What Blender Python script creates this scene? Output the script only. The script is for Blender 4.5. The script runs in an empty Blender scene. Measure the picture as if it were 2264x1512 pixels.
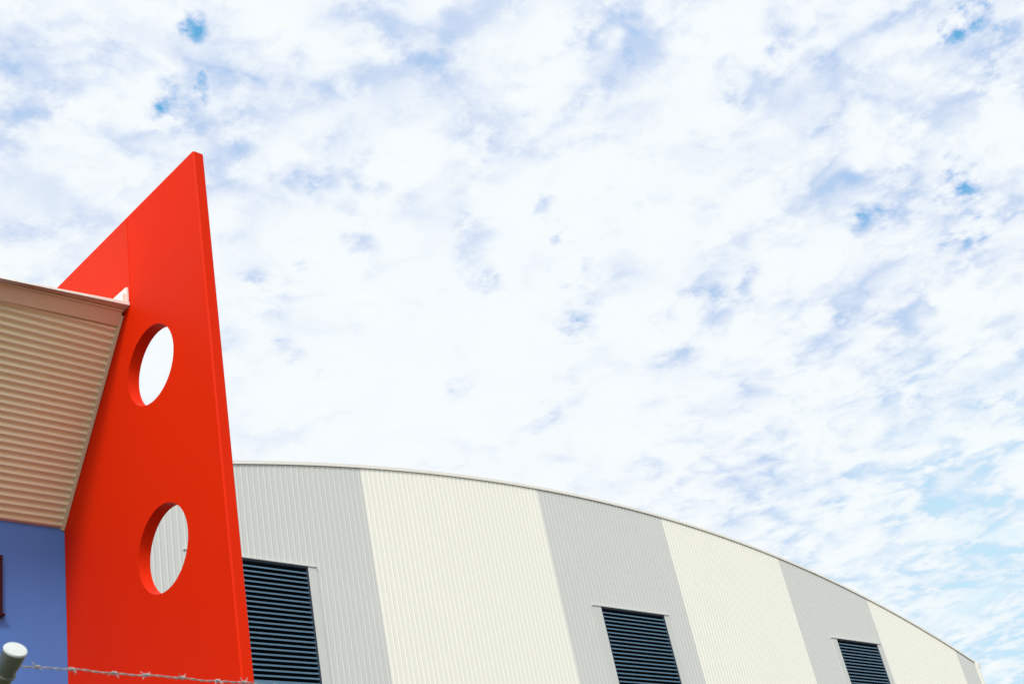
import bpy, bmesh, math, random
from mathutils import Vector, Matrix
random.seed(7)
S = bpy.context.scene
COL = S.collection

# ------------------------------------------------------------------ camera
EYE = 1.6
FPX = 2815.46                      # focal length in photo pixels (photo is 2264 wide)
AX_R = Vector((0.69829717, -0.68895163, -0.19423367))
AX_U = Vector((-0.22910399, -0.4721888, 0.8512045))
AX_F = Vector((0.67815369, 0.54989399, 0.48756967))
cam_d = bpy.data.cameras.new('camera')
cam = bpy.data.objects.new('camera', cam_d)
COL.objects.link(cam)
m = Matrix.Identity(4)
for i in range(3):
    m[i][0] = AX_R[i]; m[i][1] = AX_U[i]; m[i][2] = -AX_F[i]
m[2][3] = EYE
cam.matrix_world = m
cam_d.sensor_width = 36.0
cam_d.sensor_fit = 'HORIZONTAL'
cam_d.lens = FPX / 2264 * 36
cam_d.clip_start = 0.05
cam_d.clip_end = 6000
cam_d.dof.use_dof = True
cam_d.dof.focus_distance = 16.0
cam_d.dof.aperture_fstop = 9.0
S.camera = cam

S.view_settings.view_transform = 'Standard'
S.view_settings.look = 'None'
S.view_settings.gamma = 1
S.view_settings.use_curve_mapping = False
S.view_settings.exposure = 0.0

# ------------------------------------------------------------------ light
SUN_DIR = Vector((-0.54, -0.42, 0.73)).normalized()        # towards the sun
SUN_EL = math.asin(SUN_DIR.z)
sun_d = bpy.data.lights.new('sun', 'SUN')
sun_d.energy = 2.3
sun_d.angle = math.radians(10)
sun_d.color = (1.0, 0.965, 0.90)
sun = bpy.data.objects.new('sun', sun_d)
COL.objects.link(sun)
sun.rotation_euler = (-SUN_DIR).to_track_quat('-Z', 'Y').to_euler()

# ------------------------------------------------------------------ sky: NISHITA blue seen through a broken cloud sheet
def sky_dir(px, py):
    return (AX_F + AX_R * ((px - 1132) / FPX) - AX_U * ((py - 756) / FPX)).normalized()

W = bpy.data.worlds.new('World')
S.world = W
W.use_nodes = True
nt = W.node_tree
nt.nodes.clear()
N = nt.nodes.new
L = nt.links.new

def mth(op, a, b=None, c=None, clamp=False, tree=None):
    t = tree or nt
    n = t.nodes.new('ShaderNodeMath'); n.operation = op; n.use_clamp = clamp
    for i, v in enumerate((a, b, c)):
        if v is None: continue
        if isinstance(v, (int, float)): n.inputs[i].default_value = v
        else: t.links.new(v, n.inputs[i])
    return n.outputs[0]

def vmth(op, a, b=None, scale=None):
    n = N('ShaderNodeVectorMath'); n.operation = op
    for i, v in enumerate((a, b)):
        if v is None: continue
        if isinstance(v, (tuple, Vector)): n.inputs[i].default_value = v
        else: L(v, n.inputs[i])
    if scale is not None:
        if isinstance(scale, (int, float)): n.inputs['Scale'].default_value = scale
        else: L(scale, n.inputs['Scale'])
    return n

def noise(vec, scale, detail=4, rough=0.5, dist=0.0, tree=None):
    t = tree or nt
    n = t.nodes.new('ShaderNodeTexNoise')
    n.inputs['Scale'].default_value = scale; n.inputs['Detail'].default_value = detail
    n.inputs['Roughness'].default_value = rough; n.inputs['Distortion'].default_value = dist
    t.links.new(vec, n.inputs['Vector'])
    return n

def mrange(v, a, b, c=0.0, d=1.0, smooth=True):
    n = N('ShaderNodeMapRange')
    n.interpolation_type = 'SMOOTHSTEP' if smooth else 'LINEAR'
    L(v, n.inputs['Value'])
    n.inputs['From Min'].default_value = a; n.inputs['From Max'].default_value = b
    n.inputs['To Min'].default_value = c; n.inputs['To Max'].default_value = d
    return n.outputs['Result']

tc = N('ShaderNodeTexCoord')
D = vmth('NORMALIZE', tc.outputs['Generated']).outputs[0]
sep = N('ShaderNodeSeparateXYZ'); L(D, sep.inputs[0])
den = mth('MAXIMUM', mth('ADD', sep.outputs['Z'], 0.10), 0.06)
cmb = N('ShaderNodeCombineXYZ')
L(mth('DIVIDE', sep.outputs['X'], den), cmb.inputs['X'])
L(mth('DIVIDE', sep.outputs['Y'], den), cmb.inputs['Y'])
P = cmb.outputs[0]                                             # the cloud sheet seen in perspective

# warps
wn = noise(P, 4.5, 3, 0.5)
wv = vmth('SUBTRACT', wn.outputs['Color'], (0.5, 0.5, 0.5)).outputs[0]
wn2 = noise(P, 13.0, 6, 0.62)
wv2 = vmth('SUBTRACT', wn2.outputs['Color'], (0.5, 0.5, 0.5)).outputs[0]
Pw = vmth('ADD', vmth('ADD', P, vmth('SCALE', wv, scale=0.13).outputs[0]).outputs[0],
          vmth('SCALE', wv2, scale=0.075).outputs[0]).outputs[0]
Dw = vmth('ADD', vmth('ADD', D, vmth('SCALE', wv, scale=0.028).outputs[0]).outputs[0],
          vmth('SCALE', wv2, scale=0.050).outputs[0]).outputs[0]

def seams(scale, w1, pw):
    """rounded puffs: 1 in the creases between neighbouring cloudlets, 0 on their tops"""
    v = N('ShaderNodeTexVoronoi'); v.feature = 'DISTANCE_TO_EDGE'; v.voronoi_dimensions = '2D'
    v.inputs['Scale'].default_value = scale
    L(Pw, v.inputs['Vector'])
    return mth('POWER', mrange(v.outputs['Distance'], 0.0, w1, 1.0, 0.0, False), pw)
def crease(scale, w1, off):
    n_ = noise(vmth('ADD', P, (off, off * 2, 0)).outputs[0], scale, 6, 0.52).outputs['Fac']
    d_ = mth('ABSOLUTE', mth('SUBTRACT', n_, 0.5))
    return mth('POWER', mrange(d_, 0.0, w1, 1.0, 0.0, False), 1.6)
seam1 = seams(4.6, 0.26, 1.5)
seam2 = seams(11.0, 0.34, 1.5)
cr1 = crease(3.2, 0.075, 3.1)
cr2 = crease(8.0, 0.085, 7.7)
patch = mrange(noise(P, 2.6, 2, 0.5).outputs['Fac'], 0.42, 0.62)
patch2 = mrange(noise(P, 5.5, 2, 0.5).outputs['Fac'], 0.45, 0.66)
fine = noise(P, 13.0, 7, 0.62).outputs['Fac']
mid = noise(P, 5.0, 6, 0.58).outputs['Fac']

# openings and thin places in the sheet: (photo x, photo y, radius, depth)
GAPS = [
 (428,75,22,.92),(350,232,28,.98),(440,195,18,.72),(408,240,34,.45),(1318,75,26,.48),(1400,104,17,.78),(1390,124,17,.72),(1382,142,15,.6),
 (2188,8,26,.95),(2160,40,24,.98),(2132,70,20,.92),(2130,415,32,.9),(2088,432,26,.7),(2112,538,28,.8),(2160,512,26,.75),
 (100,212,30,.6),(1692,102,22,.65),(55,235,90,.42),(500,165,95,.34),(475,60,60,.36),(360,285,60,.36),(1395,30,70,.30),
 (560,20,50,.3),(2080,20,60,.34),(2230,140,90,.42),(2200,230,70,.36),(2235,60,60,.45),(2100,470,70,.42),(2150,480,50,.42),
 (530,370,40,.42),(615,382,30,.40),(665,392,32,.44),(725,405,38,.50),(790,412,44,.46),(850,402,34,.46),(880,375,30,.44),
 (510,395,24,.40),(900,435,34,.30),(595,650,34,.52),(585,668,24,.50),(512,722,34,.42),(680,592,24,.52),(810,562,34,.40),
 (1062,512,34,.42),(1040,545,24,.42),(1028,575,24,.44),(1078,612,20,.5),(1100,636,14,.5),(1290,610,30,.5),(1320,628,22,.46),
 (1390,612,28,.28),(1285,712,28,.5),(1300,735,24,.3),(1212,460,20,.42),(1252,528,20,.42),(1245,505,14,.42),(1540,645,28,.52),
 (1548,670,20,.5),(1595,650,26,.42),(1655,630,20,.55),(1612,225,36,.46),(1700,155,22,.50),(1698,190,20,.45),(1640,560,24,.40),
 (1830,352,36,.46),(1690,330,36,.32),(1860,270,34,.36),(1920,240,40,.34),(1918,492,26,.62),(1950,482,26,.56),(1985,490,20,.5),
 (2100,600,32,.50),(2150,585,30,.56),(2185,570,22,.5),(2065,620,26,.42),(2040,678,26,.52),(2030,640,28,.36),(1860,555,20,.4),
 (1510,782,24,.45),(1480,792,22,.35),(1600,790,26,.36),(1018,866,16,.5),(1034,878,12,.45),(1002,860,12,.35),(1210,912,22,.44),(1195,925,22,.3),
 (658,792,14,.42),(632,755,14,.40),(700,815,22,.34),(1850,1090,18,.55),(1885,1050,18,.45),(2060,1115,28,.52),(2085,1120,22,.46),
 (1995,915,26,.46),(2030,890,22,.48),(1425,1025,18,.36),(1275,855,28,.30),(1555,1120,16,.2),(1165,2,60,.3),(985,145,30,.42),
 (950,165,22,.3),(850,290,30,.26),(700,60,0.1,.1),(262,370,50,.26),(130,40,50,.12),(240,110,26,.26),(1665,860,18,.3),(1540,1180,20,.2),
 (2225,760,30,.2),(1925,1020,20,.2),(2240,1090,26,.35),(1770,850,20,.25),(1560,940,30,.2),(2200,470,40,.34),(2255,200,30,.6),
]
acc = None
for (gx, gy, gr, ga) in GAPS:
    if gr < 1: continue
    c = sky_dir(gx, gy)
    dist = vmth('DISTANCE', Dw, c).outputs['Value']
    r = gr / FPX
    v = mrange(dist, 0.0, r * 2.5, ga * 1.12, 0.0, False)
    acc = v if acc is None else mth('MAXIMUM', acc, v)
halo = acc                                                     # wide and faint; its core is the opening itself
acc = mth('MULTIPLY', acc, mrange(fine, 0.34, 0.62, 0.25, 1.55, False))
acc = mrange(acc, 0.14, 1.18)

# how thin the sheet is away from the bright veil in front of the camera
def lobe(px, py, rad):
    return mrange(vmth('DISTANCE', D, sky_dir(px, py)).outputs['Value'], 0.0, rad / FPX, 1.0, 0.0)
veil = mth('MULTIPLY', mth('ADD', lobe(930, 880, 900), mth('MULTIPLY', lobe(1450, 560, 600), 0.3), clamp=True), mrange(halo, 0.0, 0.4, 1.0, 0.35))
veil_inv = mth('SUBTRACT', 1.0, veil)
brk_ = mrange(fine, 0.36, 0.60, 0.15, 1.35)                 # breaks the creases into short pieces
big = mth('MAXIMUM', mth('MULTIPLY', seam1, 0.62), mth('MULTIPLY', cr1, 0.30))
small = mth('MAXIMUM', mth('MULTIPLY', seam2, 0.46), mth('MULTIPLY', cr2, 0.14))
sm = mth('MULTIPLY', mth('ADD', mth('MULTIPLY', big, mth('ADD', mth('MULTIPLY', patch, 0.7), mth('MULTIPLY_ADD', halo, 0.9, 0.26))), mth('MULTIPLY', small, mth('ADD', mth('MULTIPLY', patch2, 0.7), mth('MULTIPLY_ADD', halo, 0.7, 0.24)))), brk_)
soft = mth('MULTIPLY', mrange(mid, 0.46, 0.74), 0.16)
base = mth('MULTIPLY', mth('ADD', sm, soft), mth('ADD', mth('MULTIPLY', veil_inv, 0.72), 0.28))
# lavender undersides high at the left and right
hi = mth('MAXIMUM', lobe(2300, 150, 620), mth('MAXIMUM', lobe(250, 150, 520), mth('MULTIPLY', lobe(1300, -60, 420), 0.8)))
base = mth('ADD', base, mth('MULTIPLY', mth('MULTIPLY', hi, mrange(mid, 0.42, 0.66)), 0.10))
base = mth('ADD', mrange(base, 0.0, 1.25, 0.0, 0.37), mth('MULTIPLY', mth('MINIMUM', base, 0.7), 0.20))     # thick cloud never thins to blue by itself
# modelling of the cloud itself: shaded undersides of the small puffs everywhere in the sheet
puff = noise(Pw, 7.5, 5, 0.6).outputs['Fac']
puffs = mth('MULTIPLY', mrange(puff, 0.44, 0.66), mth('MULTIPLY_ADD', veil_inv, 0.10, 0.03))
puff2 = mth('MULTIPLY', mrange(noise(Pw, 16.0, 4, 0.6).outputs['Fac'], 0.50, 0.68), mth('MULTIPLY_ADD', veil_inv, 0.10, 0.02))
base = mth('ADD', base, mth('ADD', puffs, puff2))
T = mth('ADD', mth('MAXIMUM', acc, base), mth('MULTIPLY', mth('MINIMUM', acc, base), 0.25), clamp=True)

ramp = N('ShaderNodeValToRGB')
e = ramp.color_ramp.elements
def lin(r, g, b):
    f = lambda c: (c / 255 / 12.92) if c / 255 <= .04045 else ((c / 255 + .055) / 1.055) ** 2.4
    return (f(r), f(g), f(b), 1)
e[0].position = 0.0; e[0].color = lin(248, 253, 254)
e[1].position = 1.0; e[1].color = lin(104, 182, 230)
for p_, c_ in ((0.07, lin(244, 250, 254)), (0.24, lin(226, 236, 250)), (0.46, lin(203, 219, 244)), (0.70, lin(166, 200, 238))):
    x = e.new(p_); x.color = c_
L(T, ramp.inputs[0])
# thin cloud towards the horizon passes a cyan tint
low = mth('MULTIPLY', lobe(2400, 1450, 520), mrange(noise(P, 7.0, 6, 0.6).outputs['Fac'], 0.40, 0.66))
cy = N('ShaderNodeMixRGB'); cy.inputs[2].default_value = lin(196, 234, 252)
lowT = mth('MULTIPLY', mth('MULTIPLY', lobe(2330, 1420, 800), T), 2.2, clamp=True)
L(mth('MAXIMUM', mth('MULTIPLY', low, 0.95), lowT), cy.inputs[0]); L(ramp.outputs[0], cy.inputs[1])

# added glow round the sun (unseen, behind the camera) to brighten the hall front
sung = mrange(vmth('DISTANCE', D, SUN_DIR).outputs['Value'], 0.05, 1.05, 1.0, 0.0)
zen = mrange(sep.outputs['Z'], -0.02, 0.04)
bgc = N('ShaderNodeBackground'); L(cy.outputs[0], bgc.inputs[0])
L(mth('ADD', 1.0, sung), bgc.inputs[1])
sky = N('ShaderNodeTexSky'); sky.sky_type = 'NISHITA'; sky.sun_disc = False
sky.sun_elevation = SUN_EL
sky.sun_rotation = math.atan2(SUN_DIR.x, SUN_DIR.y)
sky.air_density = 1.0; sky.dust_density = 0.6; sky.ozone_density = 1.5
bgs = N('ShaderNodeBackground'); L(sky.outputs[0], bgs.inputs[0]); bgs.inputs[1].default_value = 0.15
open_ = mrange(T, 0.66, 1.0, 0.0, 0.14)
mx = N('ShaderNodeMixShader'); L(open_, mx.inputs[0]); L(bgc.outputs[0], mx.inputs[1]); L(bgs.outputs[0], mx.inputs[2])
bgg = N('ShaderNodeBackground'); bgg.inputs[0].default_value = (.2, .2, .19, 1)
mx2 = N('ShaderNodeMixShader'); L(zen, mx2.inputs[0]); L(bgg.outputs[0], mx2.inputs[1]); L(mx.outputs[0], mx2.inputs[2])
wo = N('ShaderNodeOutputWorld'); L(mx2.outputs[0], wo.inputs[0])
W.cycles.sampling_method = 'MANUAL'
W.cycles.sample_map_resolution = 512

# ------------------------------------------------------------------ materials
def paint(name, col, rough=0.5, spec=0.4, var=0.06, vscale=1.2, streak=0.0, bump=0.0, bscale=60, metal=0.0, grain=0.02, coat=0.0):
    mt = bpy.data.materials.new(name); mt.use_nodes = True
    t = mt.node_tree; b = t.nodes['Principled BSDF']
    b.inputs['Roughness'].default_value = rough
    b.inputs['Specular IOR Level'].default_value = spec
    b.inputs['Metallic'].default_value = metal
    if coat:
        b.inputs['Coat Weight'].default_value = coat; b.inputs['Coat Roughness'].default_value = .15
    tcn = t.nodes.new('ShaderNodeTexCoord')
    ob = tcn.outputs['Object']
    n1 = noise(ob, vscale, 5, 0.6, 0.2, tree=t)
    n2 = noise(ob, 90, 3, 0.6, 0, tree=t)
    mp = t.nodes.new('ShaderNodeMapping'); mp.inputs['Scale'].default_value = (7, 7, 0.25)
    t.links.new(ob, mp.inputs[0])
    n3 = noise(mp.outputs[0], 1.5, 4, 0.6, 0, tree=t)
    f = mth('ADD', 1.0, mth('MULTIPLY', mth('SUBTRACT', n1.outputs['Fac'], 0.5, tree=t), var * 2, tree=t), tree=t)
    f = mth('ADD', f, mth('MULTIPLY', mth('SUBTRACT', n2.outputs['Fac'], 0.5, tree=t), grain * 2, tree=t), tree=t)
    f = mth('SUBTRACT', f, mth('MULTIPLY', mth('MAXIMUM', mth('SUBTRACT', n3.outputs['Fac'], 0.5, tree=t), 0.0, tree=t), streak * 4, tree=t), tree=t)
    vm = t.nodes.new('ShaderNodeVectorMath'); vm.operation = 'SCALE'
    vm.inputs[0].default_value = col; t.links.new(f, vm.inputs['Scale'])
    t.links.new(vm.outputs[0], b.inputs['Base Color'])
    rv = mth('ADD', rough, mth('MULTIPLY', mth('SUBTRACT', n1.outputs['Fac'], 0.5, tree=t), 0.25, tree=t), tree=t)
    t.links.new(rv, b.inputs['Roughness'])
    if bump:
        bn = t.nodes.new('ShaderNodeBump'); bn.inputs['Strength'].default_value = bump; bn.inputs['Distance'].default_value = 0.01
        nb = noise(ob, bscale, 4, 0.6, 0, tree=t)
        t.links.new(nb.outputs['Fac'], bn.inputs['Height']); t.links.new(bn.outputs[0], b.inputs['Normal'])
    return mt

M = dict(
    red=paint('red_paint', (.755, .0215, .0004), .55, .06, .05, .9, .01, .05, 3.0, grain=.01),
    red_back=paint('red_paint_rear', (.72, .0250, .0016), .55, .10, .04, .9, .01, .05, 3.0, grain=.01),
    blue=paint('blue_paint', (.094, .238, .62), .6, .2, .07, 1.1, .02, .12, 40),
    tan=paint('tan_steel', (.83, .81, .55), .42, .35, .04, 1.5, .0),
    tanlight=paint('tan_trim_steel', (.76, .70, .47), .45, .3, .04, 1.5, .0),
    soffit=paint('tan_fascia_steel', (.70, .56, .37), .5, .3, .04, 1.5, .0),
    cream=paint('cream_steel', (.86, .838, .742), .5, .3, .02, .5, .012, grain=0),
    grey=paint('grey_steel', (.62, .622, .585), .5, .3, .03, .5, .02, grain=0),
    trim=paint('pale_trim_steel', (.82, .78, .71), .5, .3, .04, .8, .03),
    louvre=paint('blue_grey_louvre', (.085, .175, .26), .45, .4, .15, 1.2, .0),
    framedark=paint('dark_louvre_frame', (.030, .042, .060), .5, .3, .1),
    dark=paint('louvre_shade_black', (.012, .012, .016), .8, .1),  # near-black colour carries the shade seen between the louvre slats
    jamb=paint('pale_jamb_steel', (.60, .605, .57), .5, .3, .03, .5, .03, grain=0),
    roof=paint('roof_steel', (.62, .61, .57), .45, .3, .04, .4, .0),
    maroon=paint('maroon_frame', (.030, .006, .010), .4, .3),
    glass=paint('window_glass', (.02, .03, .04), .06, .6, .1),
    galv=paint('galvanised_steel', (.125, .14, .115), .42, .5, .3, 30, .0, .1, 200, metal=.25),
    capw=paint('weathered_pale_cap', (.58, .60, .57), .5, .4, .16, 60, .0, .1, 120),
    wire=paint('galvanised_wire', (.42, .41, .39), .45, .5, .3, 60, .0, metal=.4),
    side=paint('side_wall_steel', (.62, .60, .54), .5, .3, .04, .6, .02),
)
def ground_mat():
    mt = bpy.data.materials.new('gravel_and_dry_grass'); mt.use_nodes = True
    t = mt.node_tree; b = t.nodes['Principled BSDF']; b.inputs['Roughness'].default_value = .95
    tcn = t.nodes.new('ShaderNodeTexCoord')
    n1 = noise(tcn.outputs['Object'], .15, 6, .65, 0, tree=t)
    r = t.nodes.new('ShaderNodeValToRGB'); t.links.new(n1.outputs['Fac'], r.inputs[0])
    r.color_ramp.elements[0].position = .38; r.color_ramp.elements[0].color = (.10, .12, .05, 1)
    r.color_ramp.elements[1].position = .62; r.color_ramp.elements[1].color = (.17, .14, .11, 1)
    t.links.new(r.outputs[0], b.inputs['Base Color'])
    return mt
def conc_mat():
    return paint('asphalt_apron', (.13, .125, .12), .85, .2, .15, .6, .0, .3, 30)

# ------------------------------------------------------------------ helpers
def link(name, bm, mat, parent=None, smooth=False):
    me = bpy.data.meshes.new(name)
    bmesh.ops.recalc_face_normals(bm, faces=bm.faces)
    bm.to_mesh(me); bm.free()
    me.materials.append(mat)
    if smooth:
        for p in me.polygons: p.use_smooth = True
        try: me.set_sharp_from_angle(angle=math.radians(35))
        except Exception: pass
    o = bpy.data.objects.new(name, me); COL.objects.link(o)
    if parent is not None: o.parent = parent; o.matrix_parent_inverse = Matrix.Translation(-parent.location)
    return o

def thing(name, label, cat, loc, group=None):
    o = bpy.data.objects.new(name, None); COL.objects.link(o); o.location = loc
    o['label'] = label; o['category'] = cat
    if group: o['group'] = group
    return o

def box(bm, x0, x1, y0, y1, z0, z1, bev=0.0):
    b2 = bmesh.new()
    bmesh.ops.create_cube(b2, size=1)
    bmesh.ops.scale(b2, vec=(x1 - x0, y1 - y0, z1 - z0), verts=b2.verts)
    bmesh.ops.translate(b2, vec=((x0 + x1) / 2, (y0 + y1) / 2, (z0 + z1) / 2), verts=b2.verts)
    if bev: bmesh.ops.bevel(b2, geom=b2.edges[:], offset=bev, segments=2, affect='EDGES', profile=.5)
    join(bm, b2)

def join(bm, b2):
    vm = {v: bm.verts.new(v.co) for v in b2.verts}
    for f in b2.faces:
        try: bm.faces.new([vm[v] for v in f.verts])
        except ValueError: pass
    b2.free()

def prism(bm, sec, x0, x1, dz0=0.0, dz1=0.0):
    """closed section [(y,z)] swept along x; dz shifts the z of each end"""
    a = [bm.verts.new((x0, y, z + dz0)) for y, z in sec]
    b = [bm.verts.new((x1, y, z + dz1)) for y, z in sec]
    n = len(sec)
    for i in range(n): bm.faces.new((a[i], a[(i + 1) % n], b[(i + 1) % n], b[i]))
    bm.faces.new(a); bm.faces.new(b[::-1])

def tube(bm, pts, rads, seg=24, caps=True):
    rings = []
    prev = None
    for i, p in enumerate(pts):
        p = Vector(p)
        t = (Vector(pts[min(i + 1, len(pts) - 1)]) - Vector(pts[max(i - 1, 0)])).normalized()
        if prev is None:
            u = t.orthogonal().normalized()
        else:
            u = (prev - t * prev.dot(t)).normalized()
        prev = u; v = t.cross(u)
        r = rads[i] if isinstance(rads, (list, tuple)) else rads
        rings.append([bm.verts.new(p + (u * math.cos(2 * math.pi * k / seg) + v * math.sin(2 * math.pi * k / seg)) * r) for k in range(seg)])
    for a, b in zip(rings, rings[1:]):
        for k in range(seg): bm.faces.new((a[k], a[(k + 1) % seg], b[(k + 1) % seg], b[k]))
    if caps: bm.faces.new(rings[0]); bm.faces.new(rings[-1][::-1])

def Z(z): return z + EYE           # the survey is relative to the eye

# ------------------------------------------------------------------ ground
bm = bmesh.new(); v = [bm.verts.new(c) for c in ((-2500, -2500, 0), (2500, -2500, 0), (2500, 2500, 0), (-2500, 2500, 0))]; bm.faces.new(v)
g = link('ground', bm, ground_mat()); g['kind'] = 'structure'
bm = bmesh.new(); box(bm, -14, 72, 5.0, 26.9, -.3, .06); box(bm, -14, 6.2, 26.9, 40, -.3, .06)
g = link('pavement', bm, conc_mat()); g['kind'] = 'structure'

# ------------------------------------------------------------------ red fin wall
FX0, FT = 6.257, 0.128
FY0, FSEAM, FY1, FTOP = 8.695, 10.035, 12.6, Z(8.858)
fin = thing('architectural_fin', 'tall red upright fin pierced by round holes, between blue walled building and pale hall', 'fin', (FX0, FY0, 0))
NIB = FY0 + .12
def slab(name, y0, y1, holes, mat, bev):
    cu = bpy.data.curves.new(name, 'CURVE'); cu.dimensions = '2D'; cu.fill_mode = 'BOTH'
    cu.extrude = FT / 2
    sp = cu.splines.new('POLY'); sp.points.add(3); sp.use_cyclic_u = True
    for p, (a, b) in zip(sp.points, ((y0, 0.0), (y1, 0.0), (y1, FTOP), (y0, FTOP))): p.co = (a, b, 0, 1)
    for (hy, hz, hr) in holes:
        sp = cu.splines.new('POLY'); sp.points.add(127); sp.use_cyclic_u = True
        for k, p in enumerate(sp.points):
            a = -2 * math.pi * k / 128; p.co = (hy + hr * math.cos(a), hz + hr * math.sin(a), 0, 1)
    co = bpy.data.objects.new('tmp', cu); COL.objects.link(co)
    dg = bpy.context.evaluated_depsgraph_get(); dg.update()
    me = bpy.data.meshes.new_from_object(co.evaluated_get(dg))
    bpy.data.objects.remove(co); me.name = name
    # curve plane (a, b, c) -> world (x = c, y = a, z = b)
    for vv in me.vertices:
        a, b, c = vv.co; vv.co = (FX0 + FT / 2 + c, a, b)
    bmm = bmesh.new(); bmm.from_mesh(me); bpy.data.meshes.remove(me)
    bmesh.ops.remove_doubles(bmm, verts=bmm.verts, dist=1e-5)
    # the front end is a separate pour with chamfered corners, butted to the sheet
    c_ = .013; ya, yb = NIB, FY0; X0, X1 = FX0, FX0 + FT
    for sec in ([(X0, ya), (X0, yb + c_), (X0 + c_, yb), (X1 - c_, yb), (X1, yb + c_), (X1, ya)],):
        lo_ = [bmm.verts.new((x, y, 0)) for x, y in sec]; hi_ = [bmm.verts.new((x, y, FTOP)) for x, y in sec]
        for i in range(5): bmm.faces.new((lo_[i], lo_[i + 1], hi_[i + 1], hi_[i]))
        bmm.faces.new(lo_); bmm.faces.new(hi_)
    bmesh.ops.remove_doubles(bmm, verts=bmm.verts, dist=1e-5)
    o = link(name, bmm, mat, fin)
    for p in o.data.polygons: p.use_smooth = False
    return o
HOLES = [(9.7498, Z(6.8252), .43), (9.7404, Z(4.8207), .43), (9.74, Z(2.815), .43)]
slab('concrete_slab', NIB, FY1, HOLES, M['red'], .008)
bm = bmesh.new()                                     # over-roof facing sheet, a shade paler, its front edge is the seam
box(bm, FX0 - .004, FX0 + .004, 10.035, FY1 - .01, Z(7.79), FTOP - .012, .001)
o = link('rear_facing_sheet', bm, M['red_back'], fin); o['label'] = 'paler red rear part above the roof'

# ------------------------------------------------------------------ blue and tan building
BX0, BX1, BY = -9.0, FX0 - .002, 11.556
ZB = Z(5.800)                                        # foot of the raked cladding
bld = thing('office_building', 'blue walled building with outward raked tan corrugated cladding against the red fin wall', 'building', (BX0 + 7, BY, 0))
bm = bmesh.new(); box(bm, BX0, BX1, BY, BY + .2, 0, ZB - .002)
# a window opening is covered by the window that stands just proud of the wall
o = link('blue_wall', bm, M['blue'], bld); o['label'] = 'smooth matt blue lower wall'
EAVE_S = 0.045                                       # the eave climbs towards the fin
RY0, RZ0 = 11.53, ZB                                 # rake: foot and slope
RK = -0.72
def rake_y(z): return RY0 + RK * (z - RZ0)
def eave(x): return EAVE_S * (x - 6.25)
# raked corrugated sheet, 76 mm pitch, ribs run along x
bm = bmesh.new()
prof = []
L_r = math.hypot(1, RK)
ny, nz = -1 / L_r, RK / L_r                          # outward normal (down and forward)
npitch = 8; zz_top = Z(7.60)
length = (zz_top - RZ0) * L_r
n = int(length / .076 * npitch) + 1
TRX = BX1 - .045
xs = [BX0, -4, 0, 2, 4, TRX]
def top_at(x): return Z(7.585) + eave(x)
rows = []
for i in range(n + 12):
    s_ = i * .076 / npitch
    a = .015 * math.cos(2 * math.pi * s_ / .076)
    z = RZ0 + s_ / L_r + nz * a; y = RY0 + RK * (s_ / L_r) + ny * a
    rows.append((y, z))
for x0, x1 in zip(xs, xs[1:]):
    for (ya, za), (yb, zb) in zip(rows, rows[1:]):
        if za > max(top_at(x0), top_at(x1)): break
        q = [bm.verts.new(c) for c in ((x0, ya, za), (x1, ya, za), (x1, yb, zb), (x0, yb, zb))]
        bm.faces.new(q)
bmesh.ops.remove_doubles(bm, verts=bm.verts, dist=1e-4)
o = link('raked_cladding', bm, M['tan'], bld, smooth=True)
for p in o.data.polygons: p.use_smooth = True
# solid behind the sheet, and the end cap
def back(z, d): return (rake_y(z) + d * 1.0, z)
bm = bmesh.new()
sec = [(RY0 + .03, RZ0 - .001), (BY + .2, RZ0 - .001), (BY + .2, Z(7.5)), (rake_y(Z(7.3)) + .035, Z(7.3))]
prism(bm, sec, BX0, BX1)
link('rake_backing', bm, M['soffit'], bld)
# foot flashing and end trim
bm = bmesh.new()
prism(bm, [(RY0 - .020, RZ0 + .004), (RY0 + .045, RZ0 - .004), (RY0 + .045, RZ0 - .022), (RY0 - .016, RZ0 - .012)], BX0, BX1 - .003)
link('foot_flashing', bm, M['soffit'], bld)
bm = bmesh.new()
def raked_bar(bm, x0, x1, z0, z1, out0, out1):
    v = []
    for x in (x0, x1):
        for z in (z0, z1):
            for o_ in (out0, out1):
                v.append(bm.verts.new((x, rake_y(z) + ny * o_, z + nz * o_)))
    for f in ((0, 1, 3, 2), (4, 5, 7, 6), (0, 1, 5, 4), (2, 3, 7, 6), (0, 2, 6, 4), (1, 3, 7, 5)):
        bm.faces.new([v[i] for i in f])
raked_bar(bm, TRX + .001, TRX + .034, RZ0 - .035, Z(7.66), -.03, .016)
raked_bar(bm, TRX + .034, BX1 - .001, RZ0 - .042, Z(7.66), -.03, .006)
link('end_trim', bm, M['tanlight'], bld)
# eave: fascia, gutter lip, capping, all following the climbing eave
xL = BX0; xR = BX1 - .002
dL = eave(xL)
def esweep(name, sec, mat, x0=xL, x1=xR):
    b = bmesh.new(); prism(b, sec, x0, x1, eave(x0), eave(x1)); return link(name, b, mat, bld)
def R_(z, out): return (rake_y(z) + ny * out, z + nz * out)
esweep('fascia', [R_(Z(7.565), .016), R_(Z(7.695), .016), R_(Z(7.695), -.02), R_(Z(7.565), -.02)], M['soffit'], x1=xR - .032)
esweep('fascia_bead', [R_(Z(7.697), .028), R_(Z(7.709), .028), R_(Z(7.709), -.01), R_(Z(7.697), -.01)], M['tanlight'], x1=xR - .03)
def edge(zr, sl):
    """height of an eave line: it runs at its own fall near the fin and parallel to the fascia further along"""
    return lambda x: Z(zr) + (sl * (x - 6.25) if x >= 4.4 else sl * (4.4 - 6.25) + EAVE_S * (x - 4.4))
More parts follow.
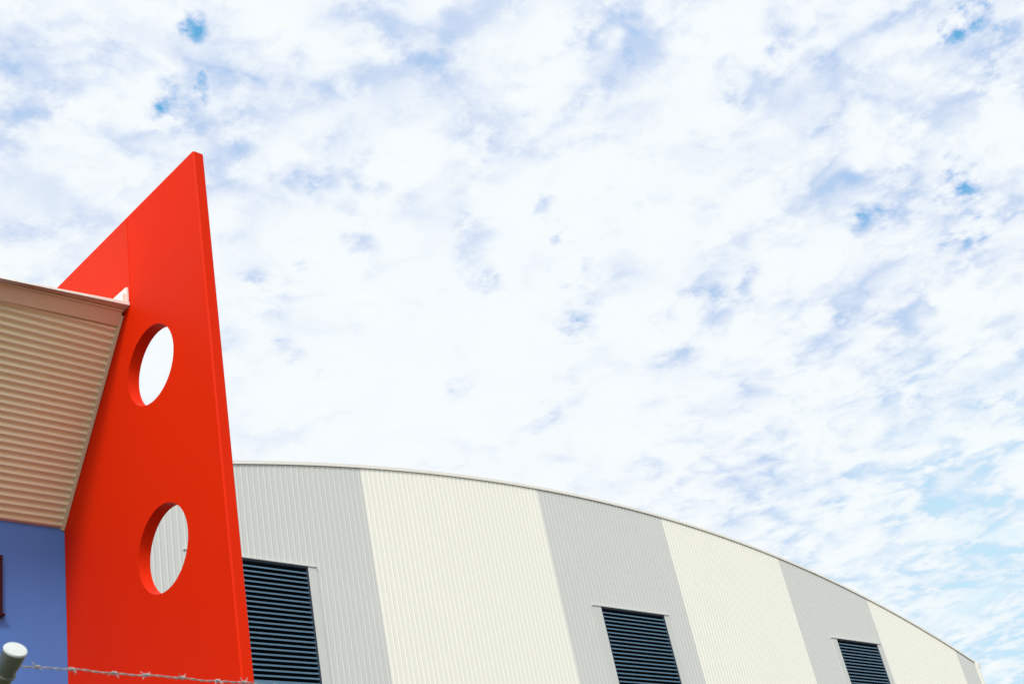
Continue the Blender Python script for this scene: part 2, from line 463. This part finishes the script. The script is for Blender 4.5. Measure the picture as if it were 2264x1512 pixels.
def loft(name, sec, mat, x1=xR):
    b = bmesh.new(); rings = []
    for x in (xL, 0.0, 4.4, x1): rings.append([b.verts.new((x, y, f(x))) for y, f in sec])
    n_ = len(sec)
    for p, q in zip(rings, rings[1:]):
        for i in range(n_): b.faces.new((p[i], p[(i + 1) % n_], q[(i + 1) % n_], q[i]))
    b.faces.new(rings[0]); b.faces.new(rings[-1][::-1])
    return link(name, b, mat, bld)
loft('gutter', [(10.165, edge(7.7095, EAVE_S)), (10.067, edge(7.7225, .074)), (10.067, edge(7.735, .085)), (10.12, edge(7.765, .085)), (10.34, edge(7.80, .06)), (10.34, edge(7.7095, EAVE_S))], M['soffit'])
loft('roof_capping', [(10.062, edge(7.7235, .0738)), (10.0665, edge(7.7235, .0738)), (10.0665, edge(7.755, .094)), (10.34, edge(7.815, .07)), (10.34, edge(7.83, .07)), (10.062, edge(7.765, .0955))], M['cream'])
b = bmesh.new(); prism(b, [(10.34, Z(7.77)), (10.34, Z(7.81)), (18.5, Z(8.18)), (18.5, Z(8.12))], BX0, BX1 - .05, -.0, 0.0)
for v_ in b.verts: v_.co.z += eave(v_.co.x)
link('roof', b, M['roof'], bld)
# upstand flashing folded against the fin
b = bmesh.new()
prism(b, [(10.068, Z(7.767)), (10.068, Z(7.950)), (14.5, Z(8.10)), (14.5, Z(7.9))], FX0 - .030, FX0 - .006)
prism(b, [(10.074, Z(7.767)), (10.074, Z(7.865)), (14.5, Z(8.05)), (14.5, Z(7.9))], FX0 - .075, FX0 - .031)
link('upstand_flashing', b, M['cream'], bld)
# end and rear walls
b = bmesh.new(); box(b, BX1 - .2, BX1 - .001, BY + .201, BY + 7, 0, Z(7.6)); link('end_wall', b, M['side'], bld)
b = bmesh.new(); box(b, BX0 + .001, BX0 + .2, BY + .201, BY + 7, 0, Z(7.2)); link('end_wall', b, M['side'], bld)
b = bmesh.new(); box(b, BX0 + .2, BX1 - .2, BY + 6.8, BY + 6.999, 0, Z(7.2)); link('rear_wall', b, M['side'], bld)
# window whose frame just enters the picture
b = bmesh.new()
wx0, wx1, wz0, wz1 = 3.66, 5.568, Z(4.775), Z(5.385)
yf = BY - .045
box(b, wx0, wx1, yf, BY - .001, wz1 - .05, wz1, .004); box(b, wx0, wx1, yf, BY - .001, wz0, wz0 + .05, .004)
box(b, wx0, wx0 + .05, yf + .002, BY - .001, wz0 + .05, wz1 - .05); box(b, wx1 - .05, wx1 - .004, yf + .002, BY - .001, wz0 + .05, wz1 - .05)
box(b, 4.61, 4.66, yf + .004, BY - .001, wz0 + .05, wz1 - .05)
wf = link('window', b, M['maroon'], bld)
b = bmesh.new(); box(b, wx0 + .05, 4.61, BY - .02, BY - .004, wz0 + .05, wz1 - .05); box(b, 4.66, wx1 - .05, BY - .02, BY - .004, wz0 + .05, wz1 - .05)
p_ = link('pane', b, M['glass']); p_.parent = wf
b = bmesh.new(); box(b, wx0 - .02, wx1 + .015, yf - .02, BY - .001, wz0 - .03, wz0 - .001, .004)
p_ = link('sill', b, M['maroon']); p_.parent = wf

# ------------------------------------------------------------------ pale arched hall
K = 0.9; YS = 27.0
ACX, ACZ, AR = 39.621 * K, -79.3135 * K + EYE, 99.019 * K
def arch(x): return ACZ + math.sqrt(AR * AR - (x - ACX) ** 2)
HX1 = 70.93 * K; HX0 = 2 * ACX - HX1
hall = thing('exhibition_hall', 'long pale hall with arched roof line and grey and cream striped ribbed wall', 'hall', (ACX, YS, 0))
PITCH = .2; RH = .011
LV = [(20.43 * K, 24.45 * K), (38.68 * K, 42.70 * K), (56.28 * K, 60.20 * K)]
LV = [(LV[0][0] - 18.0 * K + 0.0, LV[0][1] - 18.0 * K)] + LV
LZ1 = 14.86 * K + EYE; LZ0 = 10.92 * K + EYE
bands = [HX0, 2 * ACX - 60.75 * K, 9.9 * K, 18.4 * K, 27.28 * K, 36.43 * K, 44.41 * K, 53.2 * K, 60.74 * K, 69.03 * K, HX1]
cols = ['cream', 'grey', 'cream', 'grey', 'cream', 'grey', 'cream', 'grey', 'cream', 'grey']
cols = cols[:len(bands) - 1]
# the grey starts left of 27.28, so count back from there
cols = ['grey', 'cream', 'cream', 'grey', 'cream', 'grey', 'cream', 'grey', 'cream', 'grey']
def rib(x):
    """depth of the sheet towards the camera at x"""
    u = (x / PITCH) % 1.0
    if u < .14: return 0
    if u < .24: return (u - .14) / .10
    if u < .36: return 1
    if u < .46: return 1 - (u - .36) / .10
    return 0
brk = [0, .14, .24, .36, .46, .70, .73, .76]
def panel(x0, x1, ranges, bm):
    xs_ = [x0, x1]
    k = math.floor(x0 / PITCH)
    while k * PITCH < x1:
        for b_ in brk:
            xx = (k + b_) * PITCH
            if x0 < xx < x1: xs_.append(xx)
        k += 1
    xs_.sort()
    for a, b_ in zip(xs_, xs_[1:]):
        if b_ - a < 1e-5: continue
        ra = rib(a + 1e-6); rb = rib(b_ - 1e-6)
        ya = YS - RH * ra; yb = YS - RH * rb
        for (z0, z1) in ranges:
            ta = arch(a) - .052 if z1 is None else z1; tb = arch(b_) - .052 if z1 is None else z1
            bm.faces.new([bm.verts.new(c) for c in ((a, ya, z0), (b_, yb, z0), (b_, yb, tb), (a, ya, ta))])
for i, (x0, x1) in enumerate(zip(bands, bands[1:])):
    bm = bmesh.new()
    cuts = [(a, b_) for a, b_ in LV if a > x0 and b_ < x1]
    if cuts:
        a, b_ = cuts[0]
        panel(x0, a, [(0, None)], bm); panel(a, b_, [(0, LZ0), (LZ1, None)], bm); panel(b_, x1, [(0, None)], bm)
    else: panel(x0, x1, [(0, None)], bm)
    bmesh.ops.remove_doubles(bm, verts=bm.verts, dist=1e-5)
    o = link('grey_panel' if cols[i] == 'grey' else 'cream_panel', bm, M[cols[i]], hall)
# structure behind the sheet so it is a solid building
b = bmesh.new()
segs = 60
def arch_sheet(b, y0, y1, off0, off1, x0=HX0 - .1, x1=HX1 + .1):
    A = []
    for i in range(segs + 1):
        x = x0 + (x1 - x0) * i / segs
        A.append([b.verts.new((x, y, arch(x) + o_)) for y, o_ in ((y0, off0), (y1, off0), (y1, off1), (y0, off1))])
    for p, q in zip(A, A[1:]):
        for k in range(4): b.faces.new((p[k], p[(k + 1) % 4], q[(k + 1) % 4], q[k]))
    b.faces.new(A[0]); b.faces.new(A[-1][::-1])
segs = 96
arch_sheet(b, YS + .3, YS + 62, -.12, -.02)
link('roof', b, M['roof'], hall)
b = bmesh.new(); arch_sheet(b, YS - .045, YS - .033, -.085, .02); arch_sheet(b, YS - .033, YS + .32, .004, .02)
link('barge_capping', b, M['trim'], hall)
for x_ in (HX0, HX1 - .15):
    b = bmesh.new(); box(b, x_, x_ + .15, YS + .05, YS + 62, 0, arch(HX0) - .15); link('side_wall', b, M['side'], hall)
b = bmesh.new(); n_ = 60; top = []; bot = []
for i in range(n_ + 1):
    x = HX0 + .16 + (HX1 - HX0 - .32) * i / n_
    bot.append(b.verts.new((x, YS + 61.8, 0))); top.append(b.verts.new((x, YS + 61.8, arch(x) - .13)))
for i in range(n_): b.faces.new((bot[i], bot[i + 1], top[i + 1], top[i]))
link('rear_wall', b, M['grey'], hall)
for x in (HX0, HX1):
    b = bmesh.new()
    s_ = 1 if x == HX1 else -1
    box(b, min(x - .03 * s_, x + .20 * s_), max(x - .03 * s_, x + .20 * s_), YS - .075, YS + .2, 0, arch(x) - .10, .01)
    link('corner_flashing', b, M['cream'], hall)
b = bmesh.new()
gz = arch(HX1)
prism(b, [(YS - .06, gz - .30), (YS - .06, gz - .06), (YS + 62, gz - .06), (YS + 62, gz - .30)], HX1 + .21, HX1 + .42)
link('side_gutter', b, M['trim'], hall)

def louvre(x0, x1):
    # frame
    b = bmesh.new(); fr = .05; d0, d1 = YS - .02, YS + .16
    box(b, x0, x0 + fr, d0, d1, LZ0 + .12, LZ1 - fr); box(b, x1 - fr, x1, d0, d1, LZ0 + .12, LZ1 - fr)
    box(b, x0, x1, d0 + .002, d1, LZ1 - fr, LZ1 - .002)
    lo = link('louvre', b, M['framedark'], hall)
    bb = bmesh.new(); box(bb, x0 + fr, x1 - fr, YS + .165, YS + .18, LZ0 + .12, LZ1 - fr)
    c = link('shade_backing', bb, M['dark']); c.parent = lo  # black sheet stands in for the unlit space behind the slats
    bb = bmesh.new(); box(bb, x0, x1, d0 - .03, d1, LZ0 + .002, LZ0 + .119, .006)
    c = link('sill', bb, M['louvre']); c.parent = lo
    bb = bmesh.new(); z = LZ0 + .12; pt = .1455
    while z + pt * .5 < LZ1 - fr:
        jit = random.uniform(-.002, .002)
        prism(bb, [(YS - .012, z + jit), (YS - .012, z + .043 + jit), (YS - .002, z + .050 + jit), (YS + .150, z + .105), (YS + .150, z + .098), (YS + .004, z + .042 + jit), (YS + .004, z + jit)], x0 + fr + .001, x1 - fr - .001, 0, random.uniform(-.003, .003))
        z += pt
    c = link('slats', bb, M['louvre']); c.parent = lo
    for xa, xb in ((x0 - .40, x0 - .001), (x1 + .001, x1 + .30)):     # flat flashings beside the opening
        bb = bmesh.new(); box(bb, xa, xb, YS - .038, YS - .001, LZ0 - .3, LZ1)
        c = link('jamb_flashing', bb, M['jamb']); c.parent = lo
    bb = bmesh.new(); box(bb, x0 - .44, x1 + .32, YS - .065, YS - .001, LZ1 + .002, LZ1 + .034)
    c = link('head_flashing', bb, M['jamb']); c.parent = lo
for a, b_ in LV: louvre(a, b_)

# ------------------------------------------------------------------ barbed wire fence
TIP = Vector((1.476, 2.982, Z(1.147)))
AN = Vector((-.03, -.82, .57)).normalized()
BASE = TIP - AN * .62
fence = thing('barbed_wire_fence', 'galvanised fence post arm with a pale round cap, carrying a twisted strand of barbed wire', 'fence', (BASE.x, BASE.y, 0))
SP = 3.0
for k in (0, -1, 1):
    off = Vector((k * SP, k * SP * .047, 0))
    b = bmesh.new(); tube(b, [Vector((BASE.x, BASE.y, 0)) + off, BASE + off + Vector((0, 0, -.04)), BASE + off], [.030, .030, .028])
    link('post', b, M['galv'], fence, True)
    b = bmesh.new(); tube(b, [BASE + off - AN * .01, TIP - AN * .03 + off], .0225)
    arm = link('post_arm', b, M['galv'], fence, True)
    b = bmesh.new()
    tube(b, [TIP - AN * .080 + off, TIP - AN * .079 + off, TIP - AN * .074 + off, TIP - AN * .072 + off], [.0205, .0275, .0275, .0205])
    tube(b, [TIP - AN * .066 + off, TIP - AN * .05 + off, TIP - AN * .03 + off, TIP - AN * .006 + off], [.0225, .0262, .0290, .0300])
    c = link('cap_collar', b, M['galv'], None, True); c.parent = arm
    b = bmesh.new(); tube(b, [TIP - AN * .0058 + off, TIP - AN * .003 + off, TIP - AN * .0005 + off, TIP + off, TIP + AN * .0008 + off], [.0302, .0302, .0285, .022, .008])
    c = link('end_cap', b, M['capw'], None, True); c.parent = arm

WP = Vector((1.515, 3.030, Z(1.1216)))
WS = .047
def strand(b, x0, x1, y, z, ph, sag=0.0):
    pts = []
    n_ = int((x1 - x0) / .004)
    for i in range(n_ + 1):
        x = x0 + (x1 - x0) * i / n_
        a = 2 * math.pi * x / .056 + ph
        w_ = .0014 * math.sin(x * 23 + 1) + .0009 * math.sin(x * 57)
        pts.append((x, y + WS * (x - WP.x) + .0014 * math.cos(a), z + .0014 * math.sin(a) + w_))
    tube(b, pts, .00135, 6)
def wire_line(y, z, x0, x1, barbs):
    b = bmesh.new(); strand(b, x0, x1, y, z, 0); strand(b, x0, x1, y, z, math.pi)
    wo_ = link('barbed_wire', b, M['wire'], fence, True)
    for i, bx in enumerate(barbs):
        b = bmesh.new(); r_ = random.Random(i * 7 + 3)
        yb_ = y + WS * (bx - WP.x); w_ = .0014 * math.sin(bx * 23 + 1) + .0009 * math.sin(bx * 57)
        zc = z + w_
        pts = [(bx - .006 + .012 * t / 40, yb_ + .0042 * math.cos(2 * math.pi * 2.5 * t / 40), zc + .0042 * math.sin(2 * math.pi * 2.5 * t / 40)) for t in range(41)]
        tube(b, pts, .0013, 6)
        for sgn in (-1, 1):
            for q_ in range(2):
                an = r_.uniform(0, 2 * math.pi)
                dx = sgn * r_.uniform(.3, .8)
                d_ = Vector((dx, math.cos(an), math.sin(an))).normalized()
                p0 = Vector((bx + sgn * .005, yb_, zc)) + d_ * .003
                tube(b, [p0, p0 + d_ * .008, p0 + d_ * .014], [.0012, .0011, .0003], 6)
        c = link('barb', b, M['wire']); c.parent = wo_
s_ = 3.24 / 3.3
bxs = [1.5856 * s_, 1.6835 * s_, 1.8124 * s_, 1.9159 * s_, 2.0322 * s_, 2.1547 * s_, 2.251 * s_]
x = bxs[-1]
while x < 4.3: x += .112; bxs.append(x)
wire_line(WP.y, WP.z, WP.x - 3.0, WP.x + 3.0, bxs)
for t in (.26, .46):
    p = TIP - AN * t
    wire_line(p.y, p.z + .024, WP.x - 3.0, WP.x + 3.0, [WP.x - 2.8 + .3 * i for i in range(19)])
